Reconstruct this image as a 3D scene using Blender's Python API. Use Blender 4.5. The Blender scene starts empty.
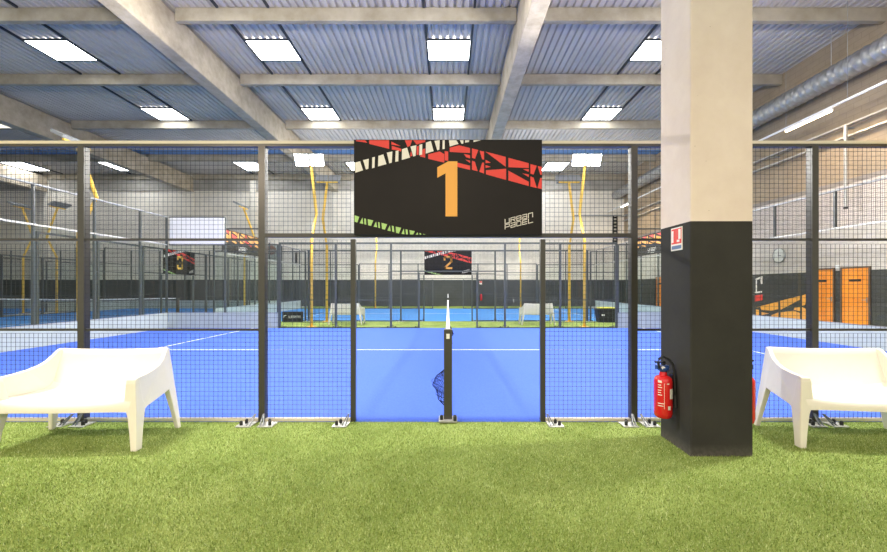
import bpy, math, random
from mathutils import Vector, Matrix
random.seed(4)
C = bpy.context.scene.collection
PI = math.pi
sc = bpy.context.scene

# ------------------------------------------------------------------ materials
MATS = {}
def nodes(name):
    m = bpy.data.materials.new(name); m.use_nodes = True
    nt = m.node_tree; nt.nodes.clear()
    out = nt.nodes.new('ShaderNodeOutputMaterial')
    MATS[name] = m
    return m, nt, out

def pbr(name, col, rough=.6, metal=0., noise=.0, nscale=20., bump=0., bscale=None, spec=.5, aniso=None, coat=0.):
    m, nt, out = nodes(name)
    b = nt.nodes.new('ShaderNodeBsdfPrincipled')
    b.inputs['Roughness'].default_value = rough
    b.inputs['Metallic'].default_value = metal
    b.inputs['Specular IOR Level'].default_value = spec
    b.inputs['Coat Weight'].default_value = coat
    nt.links.new(b.outputs[0], out.inputs[0])
    tc = nt.nodes.new('ShaderNodeTexCoord')
    n = nt.nodes.new('ShaderNodeTexNoise'); n.inputs['Scale'].default_value = nscale
    n.inputs['Detail'].default_value = 6
    mp = nt.nodes.new('ShaderNodeMapping')
    if aniso: mp.inputs['Scale'].default_value = aniso
    nt.links.new(tc.outputs['Object'], mp.inputs[0]); nt.links.new(mp.outputs[0], n.inputs['Vector'])
    r = nt.nodes.new('ShaderNodeValToRGB')
    k0 = max(0, 1-noise); k1 = 1+noise
    r.color_ramp.elements[0].color = (col[0]*k0, col[1]*k0, col[2]*k0, 1)
    r.color_ramp.elements[1].color = (min(1, col[0]*k1), min(1, col[1]*k1), min(1, col[2]*k1), 1)
    r.color_ramp.elements[0].position = .3; r.color_ramp.elements[1].position = .7
    nt.links.new(n.outputs['Fac'], r.inputs[0]); nt.links.new(r.outputs[0], b.inputs['Base Color'])
    if bump:
        n2 = nt.nodes.new('ShaderNodeTexNoise'); n2.inputs['Scale'].default_value = bscale or nscale
        n2.inputs['Detail'].default_value = 4
        nt.links.new(tc.outputs['Object'], n2.inputs['Vector'])
        bp = nt.nodes.new('ShaderNodeBump'); bp.inputs['Strength'].default_value = bump
        bp.inputs['Distance'].default_value = .01
        nt.links.new(n2.outputs['Fac'], bp.inputs['Height']); nt.links.new(bp.outputs[0], b.inputs['Normal'])
    return m

def emit(name, col, strength):
    m, nt, out = nodes(name)
    e = nt.nodes.new('ShaderNodeEmission'); e.inputs[0].default_value = (*col, 1); e.inputs[1].default_value = strength
    nt.links.new(e.outputs[0], out.inputs[0]); return m

def wall_mat(name, zones, axes='xz', brick=True, bs=1.0):
    """painted blockwork: zones = [(z_upper_limit, colour)], from the floor up (world z)"""
    m, nt, out = nodes(name)
    b = nt.nodes.new('ShaderNodeBsdfPrincipled'); b.inputs['Roughness'].default_value = .75
    b.inputs['Specular IOR Level'].default_value = .3
    nt.links.new(b.outputs[0], out.inputs[0])
    tc = nt.nodes.new('ShaderNodeTexCoord'); sp = nt.nodes.new('ShaderNodeSeparateXYZ')
    nt.links.new(tc.outputs['Object'], sp.inputs[0])
    cur = nt.nodes.new('ShaderNodeRGB'); cur.outputs[0].default_value = (*zones[0][1], 1); cur = cur.outputs[0]
    for k in range(1, len(zones)):
        g = nt.nodes.new('ShaderNodeMath'); g.operation = 'GREATER_THAN'; g.inputs[1].default_value = zones[k-1][0]
        nt.links.new(sp.outputs['Z'], g.inputs[0])
        mx = nt.nodes.new('ShaderNodeMixRGB'); mx.inputs[2].default_value = (*zones[k][1], 1)
        nt.links.new(g.outputs[0], mx.inputs[0]); nt.links.new(cur, mx.inputs[1]); cur = mx.outputs[0]
    n = nt.nodes.new('ShaderNodeTexNoise'); n.inputs['Scale'].default_value = 1.3; n.inputs['Detail'].default_value = 8
    n.inputs['Roughness'].default_value = .7
    nt.links.new(tc.outputs['Object'], n.inputs['Vector'])
    r = nt.nodes.new('ShaderNodeValToRGB')
    r.color_ramp.elements[0].position = .3; r.color_ramp.elements[0].color = (.82, .82, .82, 1)
    r.color_ramp.elements[1].position = .7; r.color_ramp.elements[1].color = (1, 1, 1, 1)
    nt.links.new(n.outputs['Fac'], r.inputs[0])
    ml = nt.nodes.new('ShaderNodeMixRGB'); ml.blend_type = 'MULTIPLY'; ml.inputs[0].default_value = 1
    nt.links.new(cur, ml.inputs[1]); nt.links.new(r.outputs[0], ml.inputs[2]); cur = ml.outputs[0]
    if brick:
        cb = nt.nodes.new('ShaderNodeCombineXYZ')
        nt.links.new(sp.outputs['X' if axes == 'xz' else 'Y'], cb.inputs[0]); nt.links.new(sp.outputs['Z'], cb.inputs[1])
        br = nt.nodes.new('ShaderNodeTexBrick'); br.inputs['Scale'].default_value = bs
        br.inputs['Brick Width'].default_value = .5; br.inputs['Row Height'].default_value = .2
        br.inputs['Mortar Size'].default_value = .012
        br.inputs['Color1'].default_value = (1, 1, 1, 1); br.inputs['Color2'].default_value = (.93, .93, .93, 1)
        br.inputs['Mortar'].default_value = (.72, .72, .72, 1)
        nt.links.new(cb.outputs[0], br.inputs['Vector'])
        m2 = nt.nodes.new('ShaderNodeMixRGB'); m2.blend_type = 'MULTIPLY'; m2.inputs[0].default_value = .6
        nt.links.new(cur, m2.inputs[1]); nt.links.new(br.outputs['Color'], m2.inputs[2]); cur = m2.outputs[0]
    nt.links.new(cur, b.inputs['Base Color'])
    return m

def concrete(name, c1, c2, scale=2.5, split=None, c3=None, rough=.8):
    """board-marked concrete with stains and pinholes; optional dark painted foot below z = split"""
    m, nt, out = nodes(name)
    b = nt.nodes.new('ShaderNodeBsdfPrincipled'); b.inputs['Roughness'].default_value = rough
    b.inputs['Specular IOR Level'].default_value = .3
    nt.links.new(b.outputs[0], out.inputs[0])
    tc = nt.nodes.new('ShaderNodeTexCoord')
    n = nt.nodes.new('ShaderNodeTexNoise'); n.inputs['Scale'].default_value = scale; n.inputs['Detail'].default_value = 9
    n.inputs['Roughness'].default_value = .65
    nt.links.new(tc.outputs['Object'], n.inputs['Vector'])
    r = nt.nodes.new('ShaderNodeValToRGB')
    r.color_ramp.elements[0].position = .3; r.color_ramp.elements[0].color = (*c1, 1)
    r.color_ramp.elements[1].position = .65; r.color_ramp.elements[1].color = (*c2, 1)
    nt.links.new(n.outputs['Fac'], r.inputs[0]); cur = r.outputs[0]
    if split is not None:
        sp = nt.nodes.new('ShaderNodeSeparateXYZ'); nt.links.new(tc.outputs['Object'], sp.inputs[0])
        g = nt.nodes.new('ShaderNodeMath'); g.operation = 'GREATER_THAN'; g.inputs[1].default_value = split
        nt.links.new(sp.outputs['Z'], g.inputs[0])
        r2 = nt.nodes.new('ShaderNodeValToRGB')
        r2.color_ramp.elements[0].position = .3; r2.color_ramp.elements[0].color = (c3[0]*.8, c3[1]*.8, c3[2]*.8, 1)
        r2.color_ramp.elements[1].position = .8; r2.color_ramp.elements[1].color = (c3[0]*1.25, c3[1]*1.25, c3[2]*1.25, 1)
        nt.links.new(n.outputs['Fac'], r2.inputs[0])
        # scuffed paint close to the floor
        n3 = nt.nodes.new('ShaderNodeTexNoise'); n3.inputs['Scale'].default_value = 30
        nt.links.new(tc.outputs['Object'], n3.inputs['Vector'])
        lo = nt.nodes.new('ShaderNodeMapRange'); lo.inputs[1].default_value = .12; lo.inputs[2].default_value = 0
        lo.inputs[3].default_value = 0; lo.inputs[4].default_value = .35
        nt.links.new(sp.outputs['Z'], lo.inputs[0])
        mu = nt.nodes.new('ShaderNodeMath'); mu.operation = 'MULTIPLY'
        nt.links.new(lo.outputs[0], mu.inputs[0]); nt.links.new(n3.outputs['Fac'], mu.inputs[1])
        m3 = nt.nodes.new('ShaderNodeMixRGB'); m3.inputs[2].default_value = (.35, .32, .27, 1)
        nt.links.new(mu.outputs[0], m3.inputs[0]); nt.links.new(r2.outputs[0], m3.inputs[1])
        mx = nt.nodes.new('ShaderNodeMixRGB')
        nt.links.new(g.outputs[0], mx.inputs[0]); nt.links.new(m3.outputs[0], mx.inputs[1]); nt.links.new(cur, mx.inputs[2])
        cur = mx.outputs[0]
    v = nt.nodes.new('ShaderNodeTexVoronoi'); v.inputs['Scale'].default_value = 14
    nt.links.new(tc.outputs['Object'], v.inputs['Vector'])
    lt = nt.nodes.new('ShaderNodeMath'); lt.operation = 'LESS_THAN'; lt.inputs[1].default_value = .045
    nt.links.new(v.outputs['Distance'], lt.inputs[0])
    n4 = nt.nodes.new('ShaderNodeTexNoise'); n4.inputs['Scale'].default_value = 3
    nt.links.new(tc.outputs['Object'], n4.inputs['Vector'])
    g4 = nt.nodes.new('ShaderNodeMath'); g4.operation = 'GREATER_THAN'; g4.inputs[1].default_value = .55
    nt.links.new(n4.outputs['Fac'], g4.inputs[0])
    mm = nt.nodes.new('ShaderNodeMath'); mm.operation = 'MULTIPLY'
    nt.links.new(lt.outputs[0], mm.inputs[0]); nt.links.new(g4.outputs[0], mm.inputs[1])
    m5 = nt.nodes.new('ShaderNodeMixRGB'); m5.blend_type = 'MULTIPLY'; m5.inputs[2].default_value = (.35, .3, .25, 1)
    nt.links.new(mm.outputs[0], m5.inputs[0]); nt.links.new(cur, m5.inputs[1])
    nt.links.new(m5.outputs[0], b.inputs['Base Color'])
    bp = nt.nodes.new('ShaderNodeBump'); bp.inputs['Strength'].default_value = .25; bp.inputs['Distance'].default_value = .01
    nt.links.new(n.outputs['Fac'], bp.inputs['Height']); nt.links.new(bp.outputs[0], b.inputs['Normal'])
    return m

def turf_mat(name, dark, mid, light):
    m, nt, out = nodes(name)
    b = nt.nodes.new('ShaderNodeBsdfPrincipled'); b.inputs['Roughness'].default_value = .85
    b.inputs['Specular IOR Level'].default_value = .2
    nt.links.new(b.outputs[0], out.inputs[0])
    tc = nt.nodes.new('ShaderNodeTexCoord')
    n = nt.nodes.new('ShaderNodeTexNoise'); n.inputs['Scale'].default_value = 95; n.inputs['Detail'].default_value = 8
    n.inputs['Roughness'].default_value = .75
    n2 = nt.nodes.new('ShaderNodeTexNoise'); n2.inputs['Scale'].default_value = 1.6; n2.inputs['Detail'].default_value = 5
    for q in (n, n2): nt.links.new(tc.outputs['Object'], q.inputs['Vector'])
    mx = nt.nodes.new('ShaderNodeMath'); mx.operation = 'MULTIPLY_ADD'; mx.inputs[1].default_value = .35
    nt.links.new(n2.outputs['Fac'], mx.inputs[0]); nt.links.new(n.outputs['Fac'], mx.inputs[2])
    r = nt.nodes.new('ShaderNodeValToRGB')
    r.color_ramp.elements[0].position = .50; r.color_ramp.elements[0].color = (*dark, 1)
    r.color_ramp.elements[1].position = .86; r.color_ramp.elements[1].color = (*light, 1)
    e = r.color_ramp.elements.new(.66); e.color = (*mid, 1)
    nt.links.new(mx.outputs[0], r.inputs[0]); nt.links.new(r.outputs[0], b.inputs['Base Color'])
    bp = nt.nodes.new('ShaderNodeBump'); bp.inputs['Strength'].default_value = .5; bp.inputs['Distance'].default_value = .02
    nt.links.new(n.outputs['Fac'], bp.inputs['Height']); nt.links.new(bp.outputs[0], b.inputs['Normal'])
    return m

turf = turf_mat('turf_green', (.09, .14, .02), (.19, .27, .055), (.40, .48, .16))
courtblue = pbr('court_blue', (.068, .150, .68), .8, noise=.10, nscale=45, bump=.1, bscale=400, spec=.2)
courtblue2 = pbr('court_blue_far', (.06, .24, .60), .8, noise=.10, nscale=45, spec=.2)
white_line = pbr('court_line_white', (.85, .88, .9), .7)
floor_m = pbr('grey_screed', (.42, .42, .40), .5, noise=.12, nscale=2)
olive = pbr('powder_coat_charcoal', (.055, .052, .042), .32, noise=.05, spec=.5)
steel_m = pbr('powder_coat_grey', (.075, .085, .085), .4, noise=.05)
wire_m = pbr('wire_charcoal', (.045, .047, .05), .38)
galv = pbr('galvanised_steel', (.48, .48, .46), .45, metal=.5, noise=.15, nscale=30)
rail_gleam_kick = pbr('rail_gleam_kick_cream', (.68, .62, .50), .4)  # skylight gleam on rail tops as colour; also the real pale kick strips
black = pbr('black_rubber', (.012, .012, .013), .5)
paleband = pbr('pale_kick_panel', (.43, .48, .45), .35, noise=.06, nscale=3)
plastic = pbr('cream_white_plastic', (.83, .79, .70), .32, noise=.01)
yellow = pbr('yellow_paint', (.88, .56, .09), .4, noise=.05)
red = pbr('extinguisher_red', (.62, .012, .015), .2, coat=.4)
white = pbr('white_paint', (.85, .85, .85), .5)
label_m = pbr('white_label', (.78, .76, .68), .5, noise=.15, nscale=150)
bluecap = pbr('blue_cap', (.02, .06, .22), .3)
banner_black = pbr('banner_black', (.011, .009, .0075), .45, noise=.12, nscale=4, spec=.2)
b_white = pbr('banner_white', (.86, .82, .76), .5)
b_red = pbr('banner_red', (.80, .05, .035), .5)
b_orange = pbr('banner_orange', (.90, .42, .07), .5)
b_yellow = pbr('banner_yellow', (.92, .58, .08), .5)
b_green = pbr('banner_green', (.42, .66, .22), .5)
beam_m = concrete('precast_concrete', (.34, .28, .20), (.56, .48, .37), 1.6)
purlin_m = concrete('purlin_concrete', (.29, .25, .18), (.46, .41, .33), 1.2)
pillar_m = concrete('pillar_concrete', (.74, .62, .54), (.83, .72, .64), 2.2, split=2.05, c3=(.034, .033, .029))
eave_m = concrete('eave_concrete', (.30, .28, .25), (.42, .40, .36), 1.2)
sheet = pbr('corrugated_sheet', (.56, .52, .485), .5, metal=.0, noise=.10, nscale=.5, spec=.5)
sheet_dark = pbr('dark_flashing', (.03, .035, .045), .5)
strip_blue = pbr('ceiling_strip_blue', (.12, .28, .60), .5)
far_wall = wall_mat('painted_blockwork', [(2.03, (.075, .08, .08)), (99, (.90, .84, .74))])
right_wall = wall_mat('half_painted_blockwork', [(2.03, (.075, .075, .07)), (4.95, (.70, .63, .57)), (5.12, (.36, .32, .29)), (99, (.44, .35, .25))], 'yz')
left_wall = wall_mat('painted_blockwork_left', [(2.03, (.075, .08, .08)), (99, (.74, .69, .6))], 'yz')
door_orange = pbr('orange_door_paint', (.95, .30, .025), .4, noise=.08, nscale=2)
door_frame_m = pbr('door_frame_brown', (.14, .085, .05), .5)
duct_m = pbr('spiral_duct', (.42, .42, .42), .35, metal=.6, noise=.2, nscale=6)
tray_m = pbr('cable_tray', (.55, .53, .50), .4, metal=.3)
sky_em = emit('roof_light_daylight', (.93, .97, 1), 11)
lamp_em = emit('floodlight_lens', (1, .97, .9), 60)
tube_em = emit('tube_lamp', (1, .80, .52), 16)
net_m = pbr('net_black', (.006, .008, .015), .8, spec=.1)
grey_m = pbr('mid_grey', (.3, .31, .31), .5)
clock_m = pbr('clock_face', (.72, .72, .68), .35)
brown_m = pbr('fan_brown', (.24, .10, .06), .6)

def glass_mat():
    m, nt, out = nodes('clear_glass')
    t = nt.nodes.new('ShaderNodeBsdfTransparent'); t.inputs[0].default_value = (.96, .98, .975, 1)
    g = nt.nodes.new('ShaderNodeBsdfGlossy'); g.inputs['Roughness'].default_value = .02
    lw = nt.nodes.new('ShaderNodeFresnel'); lw.inputs[0].default_value = 1.45
    mx = nt.nodes.new('ShaderNodeMixShader')
    ge = nt.nodes.new('ShaderNodeNewGeometry'); iv = nt.nodes.new('ShaderNodeMath'); iv.operation = 'SUBTRACT'; iv.inputs[0].default_value = 1
    mu = nt.nodes.new('ShaderNodeMath'); mu.operation = 'MULTIPLY'
    nt.links.new(ge.outputs['Backfacing'], iv.inputs[1]); nt.links.new(iv.outputs[0], mu.inputs[0]); nt.links.new(lw.outputs[0], mu.inputs[1])
    nt.links.new(mu.outputs[0], mx.inputs[0]); nt.links.new(t.outputs[0], mx.inputs[1]); nt.links.new(g.outputs[0], mx.inputs[2])
    nt.links.new(mx.outputs[0], out.inputs[0]); return m
glass = glass_mat()

# ------------------------------------------------------------------ mesh builder
class MB:
    def __init__(s): s.v = []; s.f = []; s.mi = []; s.mats = []
    def _m(s, m):
        if m not in s.mats: s.mats.append(m)
        return s.mats.index(m)
    def face(s, idx, mi=0): s.f.append(idx); s.mi.append(mi)
    def box(s, x0, x1, y0, y1, z0, z1, mi=0):
        b = len(s.v)
        s.v += [(x0, y0, z0), (x1, y0, z0), (x1, y1, z0), (x0, y1, z0), (x0, y0, z1), (x1, y0, z1), (x1, y1, z1), (x0, y1, z1)]
        for q in ((0, 3, 2, 1), (4, 5, 6, 7), (0, 1, 5, 4), (1, 2, 6, 5), (2, 3, 7, 6), (3, 0, 4, 7)):
            s.face([b+i for i in q], mi)
        return s
    def hexa(s, pts, mi=0):          # 8 points, bottom ring then top ring
        b = len(s.v); s.v += [tuple(p) for p in pts]
        for q in ((0, 3, 2, 1), (4, 5, 6, 7), (0, 1, 5, 4), (1, 2, 6, 5), (2, 3, 7, 6), (3, 0, 4, 7)):
            s.face([b+i for i in q], mi)
        return s
    def tube(s, pts, r, n=8, mi=0, caps=True, rs=None):
        pts = [Vector(p) for p in pts]; b0 = len(s.v)
        for i, p in enumerate(pts):
            if i == 0: d = pts[1]-p
            elif i == len(pts)-1: d = p-pts[i-1]
            else: d = (pts[i+1]-p).normalized()+(p-pts[i-1]).normalized()
            d.normalize()
            up = Vector((0, 0, 1)) if abs(d.z) < .9 else Vector((1, 0, 0))
            a = d.cross(up).normalized(); c = d.cross(a)
            rr = rs[i] if rs else r
            for k in range(n):
                t = 2*PI*k/n
                s.v.append(tuple(p+a*math.cos(t)*rr+c*math.sin(t)*rr))
        for i in range(len(pts)-1):
            for k in range(n):
                s.face([b0+i*n+k, b0+i*n+(k+1) % n, b0+(i+1)*n+(k+1) % n, b0+(i+1)*n+k], mi)
        if caps:
            s.face([b0+k for k in range(n)][::-1], mi); s.face([b0+(len(pts)-1)*n+k for k in range(n)], mi)
        return s
    def lathe(s, prof, n=24, at=(0, 0, 0), mi=0):     # prof = [(r,z)]
        b0 = len(s.v)
        for r, z in prof:
            for k in range(n):
                t = 2*PI*k/n; s.v.append((at[0]+r*math.cos(t), at[1]+r*math.sin(t), at[2]+z))
        for i in range(len(prof)-1):
            for k in range(n):
                s.face([b0+i*n+k, b0+i*n+(k+1) % n, b0+(i+1)*n+(k+1) % n, b0+(i+1)*n+k], mi)
        s.face([b0+k for k in range(n)][::-1], mi); s.face([b0+(len(prof)-1)*n+k for k in range(n)], mi)
        return s
    def prism(s, poly, fa, fb, mi=0):                  # poly of 2D points; fa/fb map (u,v) to the two caps
        area = sum(poly[i][0]*poly[(i+1) % len(poly)][1]-poly[(i+1) % len(poly)][0]*poly[i][1] for i in range(len(poly)))
        if area < 0: poly = poly[::-1]
        n = len(poly); b = len(s.v)
        s.v += [fa(*p) for p in poly]+[fb(*p) for p in poly]
        s.face([b+i for i in range(n)], mi); s.face([b+n+i for i in range(n)][::-1], mi)
        for i in range(n):
            s.face([b+i, b+n+i, b+n+(i+1) % n, b+(i+1) % n], mi)
        return s
    def mesh(s, name, mat=None, smooth=False):
        me = bpy.data.meshes.new(name); me.from_pydata(s.v, [], s.f)
        mats = mat if isinstance(mat, (list, tuple)) else [mat]
        for m in mats: me.materials.append(m)
        me.polygons.foreach_set('material_index', s.mi)
        if smooth: me.polygons.foreach_set('use_smooth', [True]*len(s.f))
        me.update(); return me

def link(name, me, parent=None, loc=None, rot=None):
    o = bpy.data.objects.new(name, me); C.objects.link(o)
    if parent: o.parent = parent
    if loc: o.location = loc
    if rot: o.rotation_euler = rot
    return o
def obj(name, mb, mat, parent=None, loc=None, rot=None, smooth=False, bevel=0, seg=2):
    o = link(name, mb.mesh(name, mat, smooth), parent, loc, rot)
    if bevel:
        b = o.modifiers.new('bevel', 'BEVEL'); b.width = bevel; b.segments = seg; b.limit_method = 'ANGLE'
    return o
def tag(o, label, cat, group=None, kind=None):
    o['label'] = label; o['category'] = cat
    if group: o['group'] = group
    if kind: o['kind'] = kind
    return o
def thing(name, label, cat, loc=(0, 0, 0), rz=0, group=None):
    o = bpy.data.objects.new(name, None); C.objects.link(o); o.empty_display_size = .2
    o.location = loc; o.rotation_euler = (0, 0, rz)
    return tag(o, label, cat, group)
def struct(name, mb, mat, parent=None, **k):
    o = obj(name, mb, mat, parent, **k)
    if not parent: o['kind'] = 'structure'
    return o
def dup(root, loc=None, rz=None, label=None):
    r = root.copy(); C.objects.link(r)
    if loc: r.location = loc
    if rz is not None: r.rotation_euler = (0, 0, rz)
    if label: r['label'] = label
    for ch in list(root.children):
        c = ch.copy(); C.objects.link(c); c.parent = r
        for g in list(ch.children):
            d = g.copy(); C.objects.link(d); d.parent = c
    return r

# ------------------------------------------------------------------ hall shell
XL, XR, YB, YF = -35.0, 13.5, -9.0, 26.45
HB, HS = 8.74, 10.09          # underside of main beams, roof sheet
struct('floor', MB().box(XL, XR, YB, YF, -.12, 0), floor_m)
# green turf of the walkway, of the strips between courts
t = struct('turf_walkway', MB().box(XL, XR-.01, YB, -.001, 0, .012), turf)
struct('turf_strip', MB().box(-10.0, 10.0, 10.03, 12.87, 0, .012), turf)
struct('turf_strip', MB().box(-10.5, 10.0, 22.95, YF-.01, 0, .012), turf)
import numpy as np
def blades(n, x0, x1, y0, y1, seed=1):
    rg = np.random.default_rng(seed)
    x = rg.uniform(x0, x1, n); y = y1-(y1-y0)*rg.random(n)**.85
    h = rg.uniform(.010, .024, n); a = rg.uniform(0, 2*PI, n); ln = rg.uniform(.002, .018, n); la = rg.uniform(0, 2*PI, n)
    w = rg.uniform(.0012, .0024, n)
    v = np.zeros((n, 3, 3), np.float32)
    v[:, 0] = np.stack([x-w*np.cos(a), y-w*np.sin(a), np.full(n, .011)], 1)
    v[:, 1] = np.stack([x+w*np.cos(a), y+w*np.sin(a), np.full(n, .011)], 1)
    v[:, 2] = np.stack([x+ln*np.cos(la), y+ln*np.sin(la), .011+h], 1)
    me = bpy.data.meshes.new('turf_blades'); me.vertices.add(3*n); me.vertices.foreach_set('co', v.ravel())
    me.loops.add(3*n); me.loops.foreach_set('vertex_index', np.arange(3*n, dtype=np.int32))
    me.polygons.add(n); me.polygons.foreach_set('loop_start', np.arange(0, 3*n, 3, dtype=np.int32))
    for nm, c in (('blade_a', (.21, .28, .06)), ('blade_b', (.36, .42, .13)), ('blade_c', (.58, .66, .32)), ('blade_d', (.09, .15, .02))):
        me.materials.append(pbr(nm, c, .7, spec=.2))
    me.polygons.foreach_set('material_index', rg.choice(4, n, p=[.32, .33, .15, .20]).astype(np.int32))
    me.update(); me.validate()
    return me
o = bpy.data.objects.new('turf_blades', blades(420000, -5.2, 5.2, -3.3, -.005)); C.objects.link(o)
tag(o, 'short olive green artificial grass blades covering the walkway before the fence', 'artificial grass', kind='stuff')
# walls
struct('wall_far', MB().box(XL-.2, XR+.2, YF, YF+.2, 0, HS+.2), far_wall)
struct('wall_right', MB().box(XR, XR+.2, YB, YF, 0, HS+.2), right_wall)
struct('wall_left', MB().box(XL-.2, XL, YB, YF, 0, HS+.2), left_wall)
# pilasters along the far wall
for x in (2.37, -8.65, -14.9, -19.7, -30.7):
    struct('wall_pilaster', MB().box(x-.22, x+.22, YF-.18, YF-.001, 0, 9.6), far_wall)
for y in (15.35, 22.0):
    struct('wall_pilaster', MB().box(XR-.10, XR-.001, y-.28, y+.28, 0, 9.6), right_wall)

# corrugated roof (one sheet)
def corrugated(x0, x1, y0, y1, z, per=.24, amp=.075):
    mb = MB(); xs = []
    x = x0
    while x < x1:
        for du, dz in ((0, 0), (.12, 0), (.15, amp), (.21, amp)):
            xs.append((x+du*per/.24, dz))
        x += per
    for X, dz in xs:
        mb.v.append((X, y0, z+dz)); mb.v.append((X, y1, z+dz))
    for i in range(len(xs)-1):
        mb.face([2*i, 2*i+1, 2*i+3, 2*i+2])
    return mb
struct('ceiling', corrugated(XL, XR, YB, YF, HS), sheet)
struct('ceiling_strip_1', MB().box(XL, XR, 20.85, 21.6, HS-.03, HS-.005), strip_blue)  # thin blue strip laid under the roof sheet, just before a purlin

# main beams, running away from the camera
def beam(xc, w=.5, d=1.15, z0=HB):
    return MB().box(xc-w/2, xc+w/2, YB, YF, z0, z0+d)
for xc in (2.37, -8.65, -19.7, -30.8):
    struct('roof_beam', beam(xc), beam_m, bevel=.03)
PUR = [7.97-8.4, 7.97-4.2, 7.97, 11.83, 16.35, 21.7, 26.2]
PUR[0:2] = [-4.6, -.4+.2]
for k, y in enumerate([-8.2, -4.2, -.2, 3.9]+PUR[2:]):
    edges = [XL, -30.8, -19.7, -8.65, 2.37, XR]
    for i in range(5):
        a, b = edges[i]+(.26 if i else 0), edges[i+1]-(.26 if i < 4 else 0)
        struct('roof_purlin', MB().box(a, b, y, y+.18 if y < 26 else YF, HS-.43, HS-.02), purlin_m, bevel=.015)
struct('eave_beam', MB().box(XL, XR, YF-.12, YF-.01, HS-1.25, HS-.46), eave_m)

# roof lights
wn = 0
def rooflight(x0, x1, y0, y1, sy0, sy1):
    global wn; wn += 1
    w = obj('window_%d' % wn, MB().box(x0, x1, y0, y1, HS-.05, HS-.035), sky_em)
    w['kind'] = 'structure'
    f = MB()
    for x in (x0-.07, x1+.01): f.box(x, x+.07, sy0, sy1, HS-.06, HS-.001)
    f.box(x0, x1, y0-.05, y0, HS-.06, HS-.001); f.box(x0, x1, y1, y1+.05, HS-.06, HS-.001)
    obj('window_frame', f, sheet_dark, w)
for xc in (.03, -6.3, -14.0, -23.3, -30.0, 7.6, -38):
    if xc < XL: continue
    hw = .74
    rooflight(xc-hw, xc+hw, 5.4-.2, 6.8-.2, 4.16, 7.95)
    rooflight(xc-hw, xc+hw, 9.6, 10.8, 8.23, 11.81)
    rooflight(xc-hw, xc+hw, 14.9, 16.2, 12.1, 16.33)
    rooflight(xc-hw, xc+hw, 23.2, 25.2, 21.96, 26.1)
    rooflight(xc-hw, xc+hw, -2.2, -.7, -3.9, -.25)

# ------------------------------------------------------------------ pillar
p = obj('concrete_pillar', MB().box(2.10, 2.642, -.895, -.40, 0, HB), pillar_m, bevel=.012, seg=2)
tag(p, 'square concrete pillar on the turf, bare above and painted dark grey below', 'pillar')

# ------------------------------------------------------------------ courts
def court_floor(cx, cy, rot, mat):
    o = struct('court_surface', MB().box(-10, 10, -5, 5, 0, .016), mat, loc=(cx, cy, 0), rot=(0, 0, rot))
    l = MB()
    l.box(-6.95, 6.95, -.025, .025, .0165, .0185)
    for x in (-6.95, 6.95): l.box(x-.025, x+.025, -5, 5, .0165, .018)
    k = obj('court_lines', l, white_line, o)
    return o
court_floor(0, 5, 0, courtblue)
court_floor(0, 17.9, 0, courtblue2)
court_floor(-16.7, 13.1, PI/2, courtblue2)
court_floor(-28.6, 13.1, PI/2, courtblue2)

CACHE = {}
def wire_panel(w, h, step=.05, r=.0022):
    key = ('wire', round(w, 3), round(h, 3), step)
    if key in CACHE: return CACHE[key]
    v = []; f = []
    def w3(a, b, off, ax):
        n = len(v)
        for p in (a, b):
            for k in range(3):
                t = 2*PI*k/3+.5
                if ax == 'z': v.append((p[0]+r*math.cos(t), off+r*math.sin(t), p[1]))
                else: v.append((p[0], off+r*math.cos(t), p[1]+r*math.sin(t)))
        for k in range(3): f.append((n+k, n+(k+1) % 3, n+3+(k+1) % 3, n+3+k))
    nx = int(round(w/step)); nz = int(round(h/step))
    for i in range(nx+1):
        x = -w/2+w*i/nx; w3((x, 0), (x, h), 0, 'z')
    for j in range(nz+1):
        z = h*j/nz; w3((-w/2, z), (w/2, z), -.004, 'x')
    me = bpy.data.meshes.new('mesh_panel'); me.from_pydata(v, [], f); me.materials.append(wire_m)
    CACHE[key] = me; return me
def cbox(name, w, d, h, mat):
    key = (name, round(w, 3), round(d, 3), round(h, 3), mat.name)
    if key not in CACHE:
        CACHE[key] = MB().box(-w/2, w/2, -d/2, d/2, 0, h).mesh(name, mat)
    return CACHE[key]

def base_plate(side):
    key = ('plate', side)
    if key in CACHE: return CACHE[key]
    mb = MB(); s = side
    a, b = sorted((s*.0, s*.155))
    mb.box(a, b, -.185, -.02, .0, .012, 0)
    for bx, by in ((.068, -.075), (.095, -.135)):
        mb.lathe([(.017, 0), (.017, .035), (.010, .045)], 8, (s*(bx+.02), by, .012), 1)
    # slanting gusset bars from the post foot to the plate
    for gx in (.0, .035):
        mb.hexa([(s*(gx+.012), -.16, .012), (s*(gx+.022), -.16, .012), (s*(gx+.022), -.14, .012), (s*(gx+.012), -.14, .012),
                 (s*(gx*.3+.0), -.05, .10), (s*(gx*.3+.010), -.05, .10), (s*(gx*.3+.010), -.03, .10), (s*(gx*.3+.0), -.03, .10)], 2)
    CACHE[key] = mb.mesh('base_plate', [galv, black, steel_m]); return CACHE[key]

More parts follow.
